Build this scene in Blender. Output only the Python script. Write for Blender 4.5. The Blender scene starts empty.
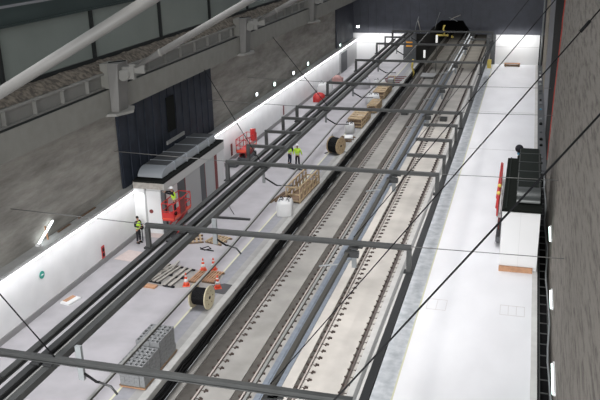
import bpy, bmesh, math, random
from mathutils import Vector, Matrix
PI=math.pi; R=math.radians
random.seed(7)
S=bpy.context.scene; COL=S.collection

# ------------------------------------------------------------ materials
MATS={}
def mat(name,col,rough=.6,metal=0,var=0,scale=3,stretch=(1,1,1),col2=None,bump=0,emit=None,es=0,lo=.35,hi=.65,detail=6,coord='Object',nr=.5):
    if name in MATS: return MATS[name]
    m=bpy.data.materials.new(name); m.use_nodes=True; nt=m.node_tree; N=nt.nodes; L=nt.links
    b=N['Principled BSDF']; b.inputs['Base Color'].default_value=(*col,1)
    b.inputs['Roughness'].default_value=rough; b.inputs['Metallic'].default_value=metal
    if max(col)<.075 and not metal: b.inputs['Specular IOR Level'].default_value=.12
    if var or col2 or bump:
        tc=N.new('ShaderNodeTexCoord'); mp=N.new('ShaderNodeMapping'); mp.inputs['Scale'].default_value=stretch
        nz=N.new('ShaderNodeTexNoise'); nz.inputs['Scale'].default_value=scale; nz.inputs['Detail'].default_value=detail; nz.inputs['Roughness'].default_value=nr
        L.new(tc.outputs[coord],mp.inputs[0]); L.new(mp.outputs[0],nz.inputs[0])
        if var or col2:
            rp=N.new('ShaderNodeValToRGB'); rp.color_ramp.elements[0].position=lo; rp.color_ramp.elements[1].position=hi
            c2=col2 or tuple(max(0,c*(1-var)) for c in col)
            rp.color_ramp.elements[0].color=(*c2,1); rp.color_ramp.elements[1].color=(*col,1)
            L.new(nz.outputs[0],rp.inputs[0]); L.new(rp.outputs[0],b.inputs['Base Color'])
        if bump:
            bp=N.new('ShaderNodeBump'); bp.inputs['Strength'].default_value=bump; bp.inputs['Distance'].default_value=.05
            L.new(nz.outputs[0],bp.inputs['Height']); L.new(bp.outputs[0],b.inputs['Normal'])
    if emit:
        b.inputs['Emission Color'].default_value=(*emit,1); b.inputs['Emission Strength'].default_value=es
    MATS[name]=m; return m
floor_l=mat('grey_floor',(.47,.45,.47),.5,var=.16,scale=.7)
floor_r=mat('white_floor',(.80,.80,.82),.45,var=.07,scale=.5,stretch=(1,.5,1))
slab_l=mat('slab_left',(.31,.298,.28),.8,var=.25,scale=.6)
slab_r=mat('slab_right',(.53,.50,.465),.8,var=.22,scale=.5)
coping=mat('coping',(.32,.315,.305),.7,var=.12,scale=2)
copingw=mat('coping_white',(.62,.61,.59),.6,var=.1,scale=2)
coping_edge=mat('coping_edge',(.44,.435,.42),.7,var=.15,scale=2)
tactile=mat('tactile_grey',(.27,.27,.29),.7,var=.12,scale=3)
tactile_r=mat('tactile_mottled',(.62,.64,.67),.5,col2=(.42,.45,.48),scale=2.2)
yellow_line=mat('yellow_line',(.60,.59,.42),.6)
brown=mat('rail_bed_brown',(.085,.077,.068),.9,var=.25,scale=3)
steel_rail=mat('rail_steel',(.19,.145,.13),.5,.3,var=.25,scale=5)
railhead_d=mat('rail_head_dark',(.15,.12,.11),.45,.4)
railhead=mat('rail_head',(.42,.37,.345),.5,.1)
clip=mat('clip_rust',(.06,.045,.04),.7)
trough_m=mat('trough_grey_blue',(.17,.195,.235),.6,var=.2,scale=3)
trough_d=mat('trough_dark',(.07,.062,.055),.8)
wall_white=mat('white_wall',(.80,.80,.80),.5,var=.08,scale=.8)
base_m=mat('baseboard_grey',(.27,.265,.265),.6)
ledge_m=mat('ledge_grey',(.43,.43,.42),.7,var=.12,scale=2)
conc=mat('concrete_streaky',(.40,.385,.35),.9,col2=(.20,.19,.17),scale=.8,stretch=(.6,.28,1.5),bump=.3,lo=.32,hi=.62,detail=14,nr=.72)
concr=mat('concrete_right',(.255,.23,.20),.95,col2=(.115,.10,.086),scale=3.2,stretch=(1,.22,1.1),bump=.8,lo=.36,hi=.53,detail=14,nr=.7)
concb=mat('concrete_beige',(.34,.30,.24),.95,col2=(.2,.18,.14),scale=2,bump=.8)
smooth_grey=mat('smooth_grey',(.2,.2,.21),.7)
red_edge=mat('red_edging',(.45,.05,.03),.6)
clad=mat('cladding_dark',(.055,.06,.078),.55,var=.2,scale=1.2)
clad_b=mat('cladding_blue',(.042,.049,.066),.5,var=.3,scale=1)
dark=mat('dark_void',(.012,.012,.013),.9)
tun=mat('tunnel_lining',(.045,.045,.045),.9)
gal=mat('gallery_steel',(.25,.245,.22),.6,var=.12,scale=1.5)
gal_l=mat('gallery_steel_light',(.25,.245,.228),.5,var=.08,scale=1.5)
strut_m=mat('strut_steel',(.175,.17,.16),.55,var=.08,scale=1.5)
rust=mat('crumbling_concrete',(.20,.17,.135),.95,col2=(.085,.072,.06),scale=4,bump=1,lo=.4,hi=.6)
glassf=mat('frosted_glass',(.21,.235,.215),.22,var=.12,scale=.25)
darkgreen=mat('dark_green_slab',(.045,.06,.058),.4,var=.3,scale=.7,stretch=(1,.2,1))
frame_dk=mat('mullion_dark',(.02,.022,.022),.5)
frame_lt=mat('mullion_grey',(.12,.14,.135),.4,.3)
gsteel=mat('frame_steel',(.072,.074,.073),.45,.35,var=.15,scale=2)
gsteel_d=mat('frame_steel_dark',(.035,.036,.037),.5,.3)
gsteel_l=mat('frame_steel_light',(.30,.30,.29),.4,.4)
brownsteel=mat('centre_beam_brown',(.06,.056,.048),.6,.2)
insul=mat('insulator_grey',(.24,.255,.26),.4)
cable_m=mat('cable_black',(.012,.012,.013),.6)
tie_m=mat('tie_rod_grey',(.16,.16,.155),.5)
black=mat('black_matt',(.013,.014,.013),.8)
roofr=mat('roof_dark_green',(.006,.008,.006),.8,var=.3,scale=2)
duct_m=mat('duct_zinc',(.42,.45,.48),.35,.35)
duct_d=mat('duct_top',(.10,.105,.11),.5,.3)
duct_g=mat('duct_green_black',(.008,.011,.009),.6)
bwhite=mat('panel_white',(.68,.68,.68),.5)
bgrey=mat('panel_grey',(.38,.38,.38),.6)
dgrey=mat('column_grey',(.085,.09,.095),.6)
redp=mat('red_paint',(.52,.03,.028),.4)
redd=mat('dark_red',(.17,.025,.022),.5)
orange=mat('cone_orange',(.75,.10,.045),.5)
white=mat('white_plain',(.78,.78,.78),.5)
wood=mat('pine_wood',(.56,.42,.26),.8,var=.3,scale=6)
woodd=mat('dark_wood',(.20,.13,.08),.8,var=.3,scale=6)
woodo=mat('orange_wood',(.55,.30,.17),.7,var=.2,scale=5)
ply=mat('drum_flange',(.62,.55,.38),.7,var=.12,scale=5)
plyw=mat('weathered_ply',(.45,.42,.38),.8,var=.25,scale=4)
bagm=mat('bulk_bag_white',(.66,.66,.66),.8,bump=.5,scale=5)
block_m=mat('concrete_block',(.25,.255,.26),.9,var=.25,scale=5,bump=.3)
paper=mat('pale_paper',(.62,.52,.49),.8,var=.1,scale=4)
lime=mat('hivis_lime',(.50,.78,.05),.6)
navy=mat('navy_cloth',(.018,.022,.045),.8)
drk=mat('dark_cloth',(.022,.022,.026),.8)
skin=mat('skin',(.42,.24,.17),.5)
helm=mat('helmet_white',(.75,.75,.75),.3)
hair_m=mat('hair_dark',(.02,.015,.012),.7)
reflm=mat('reflective_tape',(.6,.62,.6),.3)
glow=mat('led_white',(1,1,1),.5,emit=(.95,.97,1),es=9)
glow2=mat('lamp_glow',(1,1,1),.5,emit=(.9,.97,1),es=7)
glowg=mat('lamp_glow_green',(.8,1,.9),.5,emit=(.75,1,.9),es=5)
glowy=mat('yellow_tape',(.7,.55,.12),.5)
signo=mat('sign_orange',(.75,.33,.04),.5)
signg=mat('sign_green',(.02,.28,.22),.5)
rubber=mat('rubber',(.02,.02,.02),.8)
patch=mat('grime_patch',(.35,.33,.31),.8,var=.2,scale=3)
dirt=mat('dark_grit',(.07,.07,.075),.9)
lblue=mat('blue_plastic',(.05,.25,.38),.5)
lead=mat('printed_sign',(.7,.7,.7),.5)

# ------------------------------------------------------------ mesh collector
class MB:
    def __init__(s): s.v=[]; s.f=[]; s.mi=[]; s.sm=[]
    def add(s,vs,fs,mi=0,smooth=False):
        o=len(s.v); s.v+= [tuple(v) for v in vs]; s.f+=[[i+o for i in f] for f in fs]; s.mi+=[mi]*len(fs); s.sm+=[smooth]*len(fs); return s
    def box(s,x0,x1,y0,y1,z0,z1,mi=0):
        if x0>x1:x0,x1=x1,x0
        if y0>y1:y0,y1=y1,y0
        if z0>z1:z0,z1=z1,z0
        v=[(x0,y0,z0),(x1,y0,z0),(x1,y1,z0),(x0,y1,z0),(x0,y0,z1),(x1,y0,z1),(x1,y1,z1),(x0,y1,z1)]
        return s.add(v,[(0,3,2,1),(4,5,6,7),(0,1,5,4),(1,2,6,5),(2,3,7,6),(3,0,4,7)],mi)
    def bar(s,a,b,w,h=None,mi=0,up=(0,0,1)):
        h=h or w; a=Vector(a); b=Vector(b); d=(b-a).normalized(); up=Vector(up)
        if abs(d.dot(up))>.98: up=Vector((0,1,0))
        r=d.cross(up).normalized(); u=r.cross(d).normalized()
        v=[]
        for p in (a,b):
            for sx,sz in ((-1,-1),(1,-1),(1,1),(-1,1)): v.append(p+r*sx*w/2+u*sz*h/2)
        return s.add(v,[(3,2,1,0),(4,5,6,7),(0,1,5,4),(1,2,6,5),(2,3,7,6),(3,0,4,7)],mi)
    def tube(s,pts,r,n=10,mi=0,rs=None):
        pts=[Vector(p) for p in pts]; v=[]; prev=None
        for i,p in enumerate(pts):
            d=(pts[min(i+1,len(pts)-1)]-pts[max(i-1,0)]).normalized()
            up=Vector((0,0,1)) if abs(d.z)<.95 else Vector((0,1,0))
            a=d.cross(up).normalized(); b=a.cross(d)
            rr=rs[i] if rs else r
            for k in range(n):
                t=2*PI*k/n; v.append(p+a*math.cos(t)*rr+b*math.sin(t)*rr)
        f=[]
        for i in range(len(pts)-1):
            for k in range(n):
                k2=(k+1)%n; f.append((i*n+k,i*n+k2,(i+1)*n+k2,(i+1)*n+k))
        s.add(v,f,mi,True)
        o=len(s.v)-len(v); s.f+=[[o+k for k in range(n)][::-1],[o+(len(pts)-1)*n+k for k in range(n)]]; s.mi+=[mi,mi]; s.sm+=[False,False]
        return s
    def ell(s,c,rx,ry,rz,nu=14,nv=8,mi=0,z0=-1):
        v=[];f=[]
        for j in range(nv+1):
            t=math.asin(z0)+(PI/2-math.asin(z0))*j/nv
            for i in range(nu):
                a=2*PI*i/nu; v.append((c[0]+rx*math.cos(t)*math.cos(a),c[1]+ry*math.cos(t)*math.sin(a),c[2]+rz*math.sin(t)))
        for j in range(nv):
            for i in range(nu):
                i2=(i+1)%nu; f.append((j*nu+i,j*nu+i2,(j+1)*nu+i2,(j+1)*nu+i))
        return s.add(v,f,mi,True)
    def prism(s,poly,z0,z1,mi=0):
        n=len(poly); v=[(x,y,z0) for x,y in poly]+[(x,y,z1) for x,y in poly]
        return s.add(v,[tuple(range(n))[::-1],tuple(range(n,2*n))]+[(i,(i+1)%n,n+(i+1)%n,n+i) for i in range(n)],mi)
    def build(s,name,m,parent=None,loc=None,rot=None,bevel=0):
        me=bpy.data.meshes.new(name); me.from_pydata([tuple(v) for v in s.v],[],s.f)
        ms=m if isinstance(m,(list,tuple)) else [m]
        for q in ms: me.materials.append(q)
        for p,i,sm in zip(me.polygons,s.mi,s.sm): p.material_index=i; p.use_smooth=sm
        bm=bmesh.new(); bm.from_mesh(me); bmesh.ops.recalc_face_normals(bm,faces=bm.faces); bm.to_mesh(me); bm.free()
        me.update()
        o=bpy.data.objects.new(name,me); COL.objects.link(o)
        if parent: o.parent=parent
        if loc: o.location=loc
        if rot: o.rotation_euler=rot
        if bevel:
            b=o.modifiers.new('bevel','BEVEL'); b.width=bevel; b.segments=2; b.limit_method='ANGLE'
        return o
def tag(o,label=None,cat=None,group=None,kind=None):
    if label:o['label']=label
    if cat:o['category']=cat
    if group:o['group']=group
    if kind:o['kind']=kind
    return o
def empty(name,loc=(0,0,0),rz=0,label=None,cat=None,group=None):
    o=bpy.data.objects.new(name,None); COL.objects.link(o); o.location=loc; o.rotation_euler=(0,0,rz); o.empty_display_size=.2
    return tag(o,label,cat,group)
def struct(name,mb,m): return tag(mb.build(name,m),kind='structure')
def BX(*a): return MB().box(*a)
def kids(o): return [c for c in bpy.data.objects if c.parent==o]
def copy_tree(o,loc=None,rz=None,label=None,parent=None):
    c=o.copy(); COL.objects.link(c)
    if parent: c.parent=parent
    for ch in kids(o): copy_tree(ch,parent=c)
    if loc: c.location=loc
    if rz is not None: c.rotation_euler=(0,0,rz)
    if label: c['label']=label
    return c

Y0,Y1=9,108
# ------------------------------------------------------------ setting: floors
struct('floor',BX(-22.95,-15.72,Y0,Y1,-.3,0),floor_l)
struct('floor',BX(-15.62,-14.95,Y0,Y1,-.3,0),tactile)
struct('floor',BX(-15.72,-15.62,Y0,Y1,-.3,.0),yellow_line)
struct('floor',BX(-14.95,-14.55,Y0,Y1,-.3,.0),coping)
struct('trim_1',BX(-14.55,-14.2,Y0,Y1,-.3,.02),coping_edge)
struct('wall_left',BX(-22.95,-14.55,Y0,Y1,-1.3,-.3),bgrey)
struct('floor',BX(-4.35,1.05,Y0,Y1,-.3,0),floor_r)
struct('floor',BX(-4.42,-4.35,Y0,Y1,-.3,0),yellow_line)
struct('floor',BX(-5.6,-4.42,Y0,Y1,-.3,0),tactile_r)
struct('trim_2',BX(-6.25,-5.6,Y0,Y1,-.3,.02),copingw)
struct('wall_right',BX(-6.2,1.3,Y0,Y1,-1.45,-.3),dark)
struct('trim_3',BX(1.05,1.32,Y0,Y1,-.3,.08),copingw)
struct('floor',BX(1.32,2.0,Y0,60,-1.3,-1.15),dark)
# track slab: strips between brown rail bands
ZS=-1.1
rails=[-13.0,-10.98,-8.76,-6.80]
bands=[(-13.85,-13.02),(-11.5,-11.0),(-9.06,-8.79),(-6.99,-6.83)]
xs=[-14.25]+[q for b in bands for q in b]+[-6.45]
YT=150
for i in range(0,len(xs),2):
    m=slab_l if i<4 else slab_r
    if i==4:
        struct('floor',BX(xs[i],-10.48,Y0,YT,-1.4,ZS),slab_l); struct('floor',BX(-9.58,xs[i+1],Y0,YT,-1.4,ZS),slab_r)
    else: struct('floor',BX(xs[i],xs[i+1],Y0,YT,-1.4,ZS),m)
for i,(a,b) in enumerate(bands): struct('trim_%d'%(4+i),BX(a,b,Y0,YT,-1.4,-1.16),brown)
# cable trough between tracks
t=empty('cable_trough',(-10.03,60,ZS),0,'long blue-grey cable trough on the slab between the two tracks','trough')
MB().box(-.45,-.2,-51,48,-.1,.04).build('side_wall',trough_m,t); MB().box(.2,.45,-51,48,-.1,.04).build('side_wall',trough_m,t)
MB().box(-.2,.2,-51,48,-.1,.0).build('channel_floor',trough_m,t)

# rails and fasteners
def fastener_mesh():
    b=MB()
    b.box(.20,.26,-.13,-.085,.0,.05); b.box(.20,.26,.085,.13,.0,.05)
    b.tube([(.33,0,.0),(.33,0,.08)],.045,6)
    b.bar((.17,-.10,.03),(.33,0,.04),.035); b.bar((.17,.10,.03),(.33,0,.04),.035); b.box(.07,.2,-.02,.02,0,.03)
    b.box(-.2,.33,-.02,.02,-.03,.01); b.box(.2,.23,-.12,.12,0,.03)
    b.box(-.17,-.09,-.05,.05,-.03,.05); b.tube([(-.2,0,-.03),(-.2,0,.05)],.04,6)
    return b
fmesh=None
rl=['leftmost running rail, beside the left platform edge','second running rail from the left, right rail of the left track','third running rail from the left, just right of the cable trough','rightmost running rail, beside the right platform edge']
for i,x in enumerate(rails):
    b=MB(); b.box(-.07,.07,Y0-60,YT-60,-.06,-.03); b.box(-.018,.018,Y0-60,YT-60,-.03,.07); b.box(-.036,.036,Y0-60,YT-60,.07,.11,1)
    r=tag(b.build('rail',[steel_rail,railhead if i<3 else railhead_d],None,(x,60,ZS+.02)),rl[i],'rail','running rails')
    start=25.2; sp=.65
    for k in range(100):
        if fmesh is None:
            o=fastener_mesh().build('fastener',clip); fmesh=o.data
        else:
            o=bpy.data.objects.new('fastener',fmesh); COL.objects.link(o)
        o.parent=r; o.location=(0,start+k*sp-60,-.03)
    b=MB(); fm=fastener_mesh()
    for k in range(100,132):
        b.add([(v[0],v[1]+start+k*sp-60,v[2]-.03) for v in fm.v],fm.f)
    tag(b.build('fastener_row',clip,r),kind='stuff')

# black cables slung under the left platform edge
for j in range(4):
    pts=[]
    y=Y0
    while y<Y1:
        pts.append((-14.13+.02*j+random.uniform(-.03,.03),y,-.28-.16*j+random.uniform(-.05,.05))); y+=.7
    tag(MB().tube(pts,.045,6).build('power_cable',cable_m),'thick black cable slung along the face of the left platform edge','cable','cables under the left platform edge')
# near-black strip on the platform face, for the black gap under the coping
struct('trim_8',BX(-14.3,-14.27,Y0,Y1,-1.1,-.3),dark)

# ------------------------------------------------------------ left wall
struct('wall_left',BX(-23.3,-22.95,Y0,97.5,0,2.95),wall_white)
struct('wall_left',BX(-23.3,-22.95,97.5,Y1,0,2.95),bgrey)
d=struct('door_1',MB().box(-22.95,-22.9,98.5,101.8,0,2.5),dgrey)
struct('baseboard_left',BX(-22.95,-22.9,Y0,97.5,0,.33),base_m)
struct('trim_9',BX(-23.6,-22.93,Y0,Y1,2.95,3.2),ledge_m)
o=tag(MB().box(-22.93,-22.895,Y0,41.6,2.95,2.99).build('led_strip',glow),'continuous white light strip under the ledge, in front of the left building','light strip','led strips along the left wall')
o=tag(MB().box(-22.93,-22.895,51.7,Y1,2.95,2.99).build('led_strip',glow),'continuous white light strip under the ledge, beyond the left building','light strip','led strips along the left wall')
b=MB()
ys=[Y0+i*1.4 for i in range(72)]; zs=[3.2+i*.6 for i in range(12)]
def gridwall(x,yy,zz,amp):
    v=[];f=[]
    for y in yy:
        for z in zz: v.append((x+random.uniform(-amp,amp),y,z))
    nz=len(zz)
    for i in range(len(yy)-1):
        for j in range(nz-1): f.append((i*nz+j,(i+1)*nz+j,(i+1)*nz+j+1,i*nz+j+1))
    return v,f
v,f=gridwall(-23.6,ys,zs,.05); b.add(v,f); b.box(-24.2,-23.75,Y0,Y1,0,10); struct('wall_left',b,conc)
# vertical joints in the concrete
# dark corrugated claddings on left wall
def cladding(name,label,y0,y1,z0,z1,m,n):
    e=empty(name,(-23.45,y0,z0),0,label,'cladding')
    b=MB().box(-.1,.0,0,y1-y0,0,z1-z0); w=(y1-y0)/n
    for k in range(n): b.box(0,.05,k*w+.1,k*w+w*.82,0,z1-z0)
    b.build('corrugated_sheet',m,e); return e
e=cladding('wall_cladding','dark blue ribbed metal cladding on the concrete wall above the left building',41.3,56.3,3.2,8.95,clad_b,13)
MB().box(.09,.14,6.6,7.8,1.9,4.3).build('service_hatch',black,e)
MB().box(.05,.12,6.3,9.2,1.1,1.35).build('cable_label',ledge_m,e)
cladding('wall_cladding','dark grey ribbed metal cladding at the far end of the left wall',98,107.9,3.2,15,clad,14)

# ------------------------------------------------------------ gallery upper left
G0,G1=Y0,107.9
struct('trim_10',MB().box(-22.3,-21.5,G0,G1,8.93,10.25).box(-23.6,-21.9,G0,G1,8.93,9.1),gal)
b=MB().box(-22.5,-22.0,G0,G1,10.3,11.0); b.box(-22.0,-21.78,G0,G1,11.0,11.12); b.box(-22.0,-21.78,G0,G1,10.22,10.34)
y=G0+1
while y<G1: b.box(-22.0,-21.8,y,y+.07,10.34,11.0); y+=2.35
struct('trim_11',b,gal_l)
struct('trim_19',MB().box(-22.3,-21.54,G0,G1,10.25,10.27),frame_dk)  # thin dark strip painting the shadow and dirt of the fascia top
b=MB(); 
yy=[G0+i*.5 for i in range(198)]; v=[];f=[]
prof=[(-21.85,11.13),(-22.1,11.32),(-22.35,11.5),(-22.62,11.62)]
for y in yy:
    for (x,z) in prof: v.append((x+random.uniform(-.05,.05),y,z+random.uniform(-.05,.05)))
for i in range(len(yy)-1):
    for j in range(3): f.append((i*4+j,(i+1)*4+j,(i+1)*4+j+1,i*4+j+1))
b.add(v,f); b.box(-23.6,-22.4,G0,G1,11.0,11.3); struct('trim_12',b,rust)
struct('trim_13',BX(-22.75,-22.6,G0,G1,11.6,11.8),frame_dk)
mull=[G0+.1,13.8,22.0,30.1,38.2,46.5,54.75,63,71.3,79.5,87.7,96,107.7]
for i in range(len(mull)-1):
    a,c=mull[i],mull[i+1]
    w=struct('window_%d'%(i+1),MB().box(-22.72,-22.68,a+.12,c-.12,11.8,14.35),glassf)
    q=MB().box(-22.78,-22.55,a-.06,a+.12,11.8,14.35).build('window_frame',frame_dk,w)
    MB().box(-23.1,-22.8,a+.12,a+.4,11.8,14.35).build('window_mullion',frame_lt,w)
struct('ceiling',MB().box(-26,-22.5,G0,G1,14.35,15.2).box(-26,-22.45,G0,G1,14.35,14.45),darkgreen)
struct('trim_14',MB().box(-22.65,-22.5,G0,G1,15.2,15.3),smooth_grey)
struct('wall_left',BX(-26.2,-26,G0,G1,9,22),darkgreen)
struct('floor',BX(-26,-22.6,G0,G1,11.0,11.3),gal)

# brackets with diagonal roof struts
names=['nearest the camera, its foot out of the picture','largest one fully seen, above the dark blue cladding','second one, above the bare concrete wall','third one, near the top of the picture','farthest one']
for k,yb in enumerate([20.8,38.0,58.4,78.8]):
    e=empty('roof_bracket',(-21.5,yb,8.9),0,'pale steel bracket on the gallery beam, '+names[k],'bracket','brackets carrying the roof struts')
    b=MB()
    # tapered box body
    y0,y1=-.65,.65
    v=[(0.02,y0,0.12),(.42,y0*.8,.12),(.42,y1*.8,.12),(.02,y1,.12),(0.02,y0,2.75),(.62,y0*.9,2.75),(.62,y1*.9,2.75),(.02,y1,2.75)]
    b.add(v,[(0,3,2,1),(4,5,6,7),(0,1,5,4),(1,2,6,5),(2,3,7,6),(3,0,4,7)])
    b.build('bracket_body',strut_m,e,bevel=.02)
    MB().prism([(-.1,-1.15),(.5,-1.0),(.95,0.1),(.5,1.1),(-.1,1.2)],-.02,.12).build('base_plate',gal_l,e)
    MB().prism([(.5,-.12),(1.3,-.12),(1.3,.12),(.5,.12)],1.85,2.5).build('gusset',gal_l,e)
    MB().box(-.5,.02,-.5,.5,.9,2.7).build('back_plate',gal,e)
    MB().bar((.0,-.4,2.78),(.66,.3,2.78),.06).build('stiffener',frame_dk,e)
    MB().tube([(.78,-.42,2.1),(.78,.42,2.1)],.3,14).build('pin',gal_l,e)
    # strut: thing of its own
    st=empty('roof_strut',(-20.6,yb,11.15),0,'round pale steel strut slanting up from the bracket '+names[k].split(',')[0],'strut','round roof struts')
    n=20.0
    d=Vector((1,0,.527))
    st_pts=[d*.45,d*1.8,d*2.0,d*16]
    MB().tube(st_pts,.22,18,rs=[.09,.17,.18,.18]).build('pipe',strut_m,st)
    MB().prism([(.1,-.06),(1.0,-.06),(1.0,.06),(.1,.06)],-.08,.38).build('fork_plate',gal_l,st)
    MB().tube([d*1.95,d*2.05],.21,18).build('collar',gal,st)

# ------------------------------------------------------------ right wall
edge=[(9,-1.3),(60.5,-1.3),(60.5,0),(59.4,1.3),(57.8,4.0),(56.2,7),(54.3,9.3),(53.2,10.8),(52.2,11.9),(52.6,12.2),(51.2,13.5),(49,17),(46,22),(9,22)]
b=MB(); n=len(edge)
b.add([(1.95,y,z) for y,z in edge]+[(3,y,z) for y,z in edge],[tuple(range(n)),tuple(range(n,2*n))[::-1]]+[(i,(i+1)%n,n+(i+1)%n,n+i) for i in range(n)])
struct('wall_right',b,concr)
for i in range(2,12):
    pass
b=MB()
for i in range(3,12):
    a,c=edge[i],edge[i+1]; b.bar((1.93,a[0]+.1,a[1]),(1.93,c[0]+.1,c[1]),.22,.06,up=(1,0,0))
struct('trim_15',b,red_edge)
struct('wall_right',BX(2.0,3,55,72.5,-1.3,22),black)
struct('wall_right',BX(1.95,3,72.5,90,-1.3,22),smooth_grey)
struct('wall_right',BX(1.9,3,90,108,-1.3,22),concb)
struct('wall_right',BX(1.4,1.92,60.5,60.7,-1.3,0),dark)
# pipe up the far right corner
tag(MB().tube([(1.62,107.2,0),(1.62,107.2,12)],.12,10).build('riser_pipe',insul),'grey vertical pipe up the far corner of the right wall','pipe')
# cable ladder in trench
e=empty('cable_ladder',(1.62,40,-.15),0,'narrow cable ladder in the dark gap beside the right platform','cable ladder')
MB().box(-.22,-.17,-30,20,0,.08).build('side_rail',gsteel,e); MB().box(.17,.22,-30,20,0,.08).build('side_rail',gsteel,e)
for k in range(48): MB().box(-.17,.17,-30+k*1.03,-29.95+k*1.03,.02,.06).build('rung',gsteel,e)
tag(MB().tube([(1.82+.06*math.sin(i*.9)+random.uniform(-.02,.02),Y0+i*1.2,.1) for i in range(43)],.045,8).build('conduit',insul),'pale flexible conduit running along the foot of the right concrete wall','conduit')
for (ya,za,L,lab) in ((27.8,1.0,2.4,'short bright light tube on the foot of the right wall, nearest the camera'),(34.6,1.3,2.0,'short bright light tube on the foot of the right wall, middle one'),(41.5,1.9,2.2,'short bright light tube on the foot of the right wall, beside the right building')):
    e=empty('tube_light',(1.9,ya,za),0,lab,'light','tube lights on the right wall')
    MB().box(-.03,.05,0,L,-.05,.09).build('housing',white,e); MB().tube([(-.06,.05,.0),(-.06,L-.05,.0)],.03,8).build('tube',glowg,e)
# clutter along the far right trench
for k in range(16):
    y=62+k*2.7+random.uniform(-1,1); w=random.uniform(.09,.2); m=random.choice([insul,dgrey,black,white,smooth_grey])
    if k==7: m=lblue
    e=MB(); e.ell((0,0,w*.5),w,w*1.7,w*.9,10,6); e.box(-w,w*.9,-w,w*1.6,0,w*.7)
    tag(e.build('debris_bag',m,None,(1.62,y,.0)),'small crumpled bag or offcut in the gap at the foot of the far right wall' if k!=7 else 'blue plastic bundle in the gap at the foot of the far right wall','debris','debris along the far right gap' if k!=7 else None)
struct('floor',BX(1.32,2.0,60,108,-.2,0),dgrey)

# ------------------------------------------------------------ end wall
YE=108
b=MB().box(-26,-12.9,YE,YE+.4,3.9,22).box(-7.6,3,YE,YE+.4,3.9,22).box(-12.9,-7.6,YE,YE+.4,5.7,22)
x=-26
while x<3:
    if not(-13.4<x<-7.6): b.box(x,x+.1,YE-.07,YE,3.9,22)
    else: b.box(x,x+.1,YE-.07,YE,5.7,22)
    x+=1.15
struct('wall_back',b,clad)
struct('wall_back',MB().add([(-12.95,YE-.02,5.75),(-11.4,YE-.02,5.75),(-12.95,YE-.02,4.3),(-12.95,YE+.3,5.75),(-11.4,YE+.3,5.75),(-12.95,YE+.3,4.3)],[(0,1,2),(3,5,4),(0,3,4,1),(1,4,5,2),(2,5,3,0)]).add([(-7.55,YE-.02,5.75),(-8.6,YE-.02,5.75),(-7.55,YE-.02,4.2),(-7.55,YE+.3,5.75),(-8.6,YE+.3,5.75),(-7.55,YE+.3,4.2)],[(0,2,1),(3,4,5),(0,1,4,3),(1,2,5,4),(2,0,3,5)]),clad)
struct('wall_back',MB().box(-26,-16.4,YE,YE+.3,0,3.9),bwhite)
struct('wall_back',MB().box(-16.4,-14.7,YE-.2,YE+.4,-1.1,3.9),dgrey)
struct('trim_16',MB().box(-19.75,-19.7,YE-.02,YE,0,3.9).box(-23,-16.4,YE-.02,YE,2.55,2.6),ledge_m)
struct('wall_back',MB().box(-4.2,1.35,YE,YE+.3,0,3.9),bwhite)
struct('trim_17',MB().box(-4.2,1.3,YE-.03,YE,2.3,2.35),ledge_m)
struct('wall_back',MB().box(1.35,3,YE,YE+.3,-1,3.9),dark)
struct('wall_back',MB().box(-5.4,-4.2,YE-.1,YE+.4,-1.1,3.9),dgrey)
struct('wall_back',MB().box(-16,-5,YE+42,YE+42.3,-1.5,6),dark)
struct('wall_left',MB().box(-16,-15.4,YE+.4,YE+42,-1.5,6),tun)
struct('wall_right',MB().box(-5.2,-4.6,YE+.4,YE+42,-1.5,6),tun)
struct('floor',MB().box(-16,-14.25,YE,YE+42,-1.4,ZS).box(-6.45,-4.6,YE,YE+42,-1.4,ZS),tun)
struct('ceiling',MB().box(-16,-4.6,YE+.4,YE+42,5.8,6.1),tun)
# bracket lights at far end
def flood(x,y,z,label,m=glow2,s=.35,face='x',grp=None):
    e=empty('flood_light',(x,y,z),0,label,'light',grp)
    if face=='x':
        MB().box(-.12,0,-s,s,-s*.8,s*.8).build('housing',insul,e,bevel=.02); MB().box(.0,.04,-s*.85,s*.85,-s*.65,s*.65).build('lens',m,e)
        MB().bar((-.10,0,0),(-.2,0,-.1),.07).build('bracket_arm',gsteel,e)
    else:
        MB().box(-s,s,0,.12,-s*.8,s*.8).build('housing',insul,e,bevel=.02); MB().box(-s*.85,s*.85,-.04,0,-s*.65,s*.65).build('lens',m,e)
        MB().bar((0,.1,0),(0,.2,-.1),.07).build('bracket_arm',gsteel,e)
    return e
flood(-23.35,66.5,3.9,'small bright work light on the left concrete wall ledge, nearest of the row of four',s=.2,grp='work lights on the left wall ledge')
flood(-23.35,71.8,3.8,'small greenish work light on the left concrete wall ledge, second of the row of four',glowg,.24,grp='work lights on the left wall ledge')
flood(-23.35,78.3,3.7,'small bright work light on the left concrete wall ledge, third of the row of four',s=.22,grp='work lights on the left wall ledge')
flood(-23.35,84,3.7,'small greenish work light on the left concrete wall ledge, farthest of the row of four',glowg,.24,grp='work lights on the left wall ledge')
flood(-23.1,98.6,3.6,'tiny work light at the corner where the concrete meets the far dark cladding',glowg,.2)
flood(-22.7,107.6,4.8,'round bright light high on the dark cladding in the far left corner',s=.22,face='y')
# leaning fluorescent tube on ledge
e=empty('fluorescent_tube',(-23.35,32.3,3.22),0,'bright fluorescent tube leaning against the left concrete wall on the ledge','light')
MB().tube([(0,-.3,.1),(-.12,1.3,.75)],.05,10).build('tube',glow2,e); MB().bar((-.02,.55,.0),(-.1,.55,.75),.06).build('prop',woodo,e)
for i,(z,y) in enumerate(((.0,0),)):
    MB().box(-.1,.1,-.45,-.25,0,.12).build('end_cap',white,e)
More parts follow.
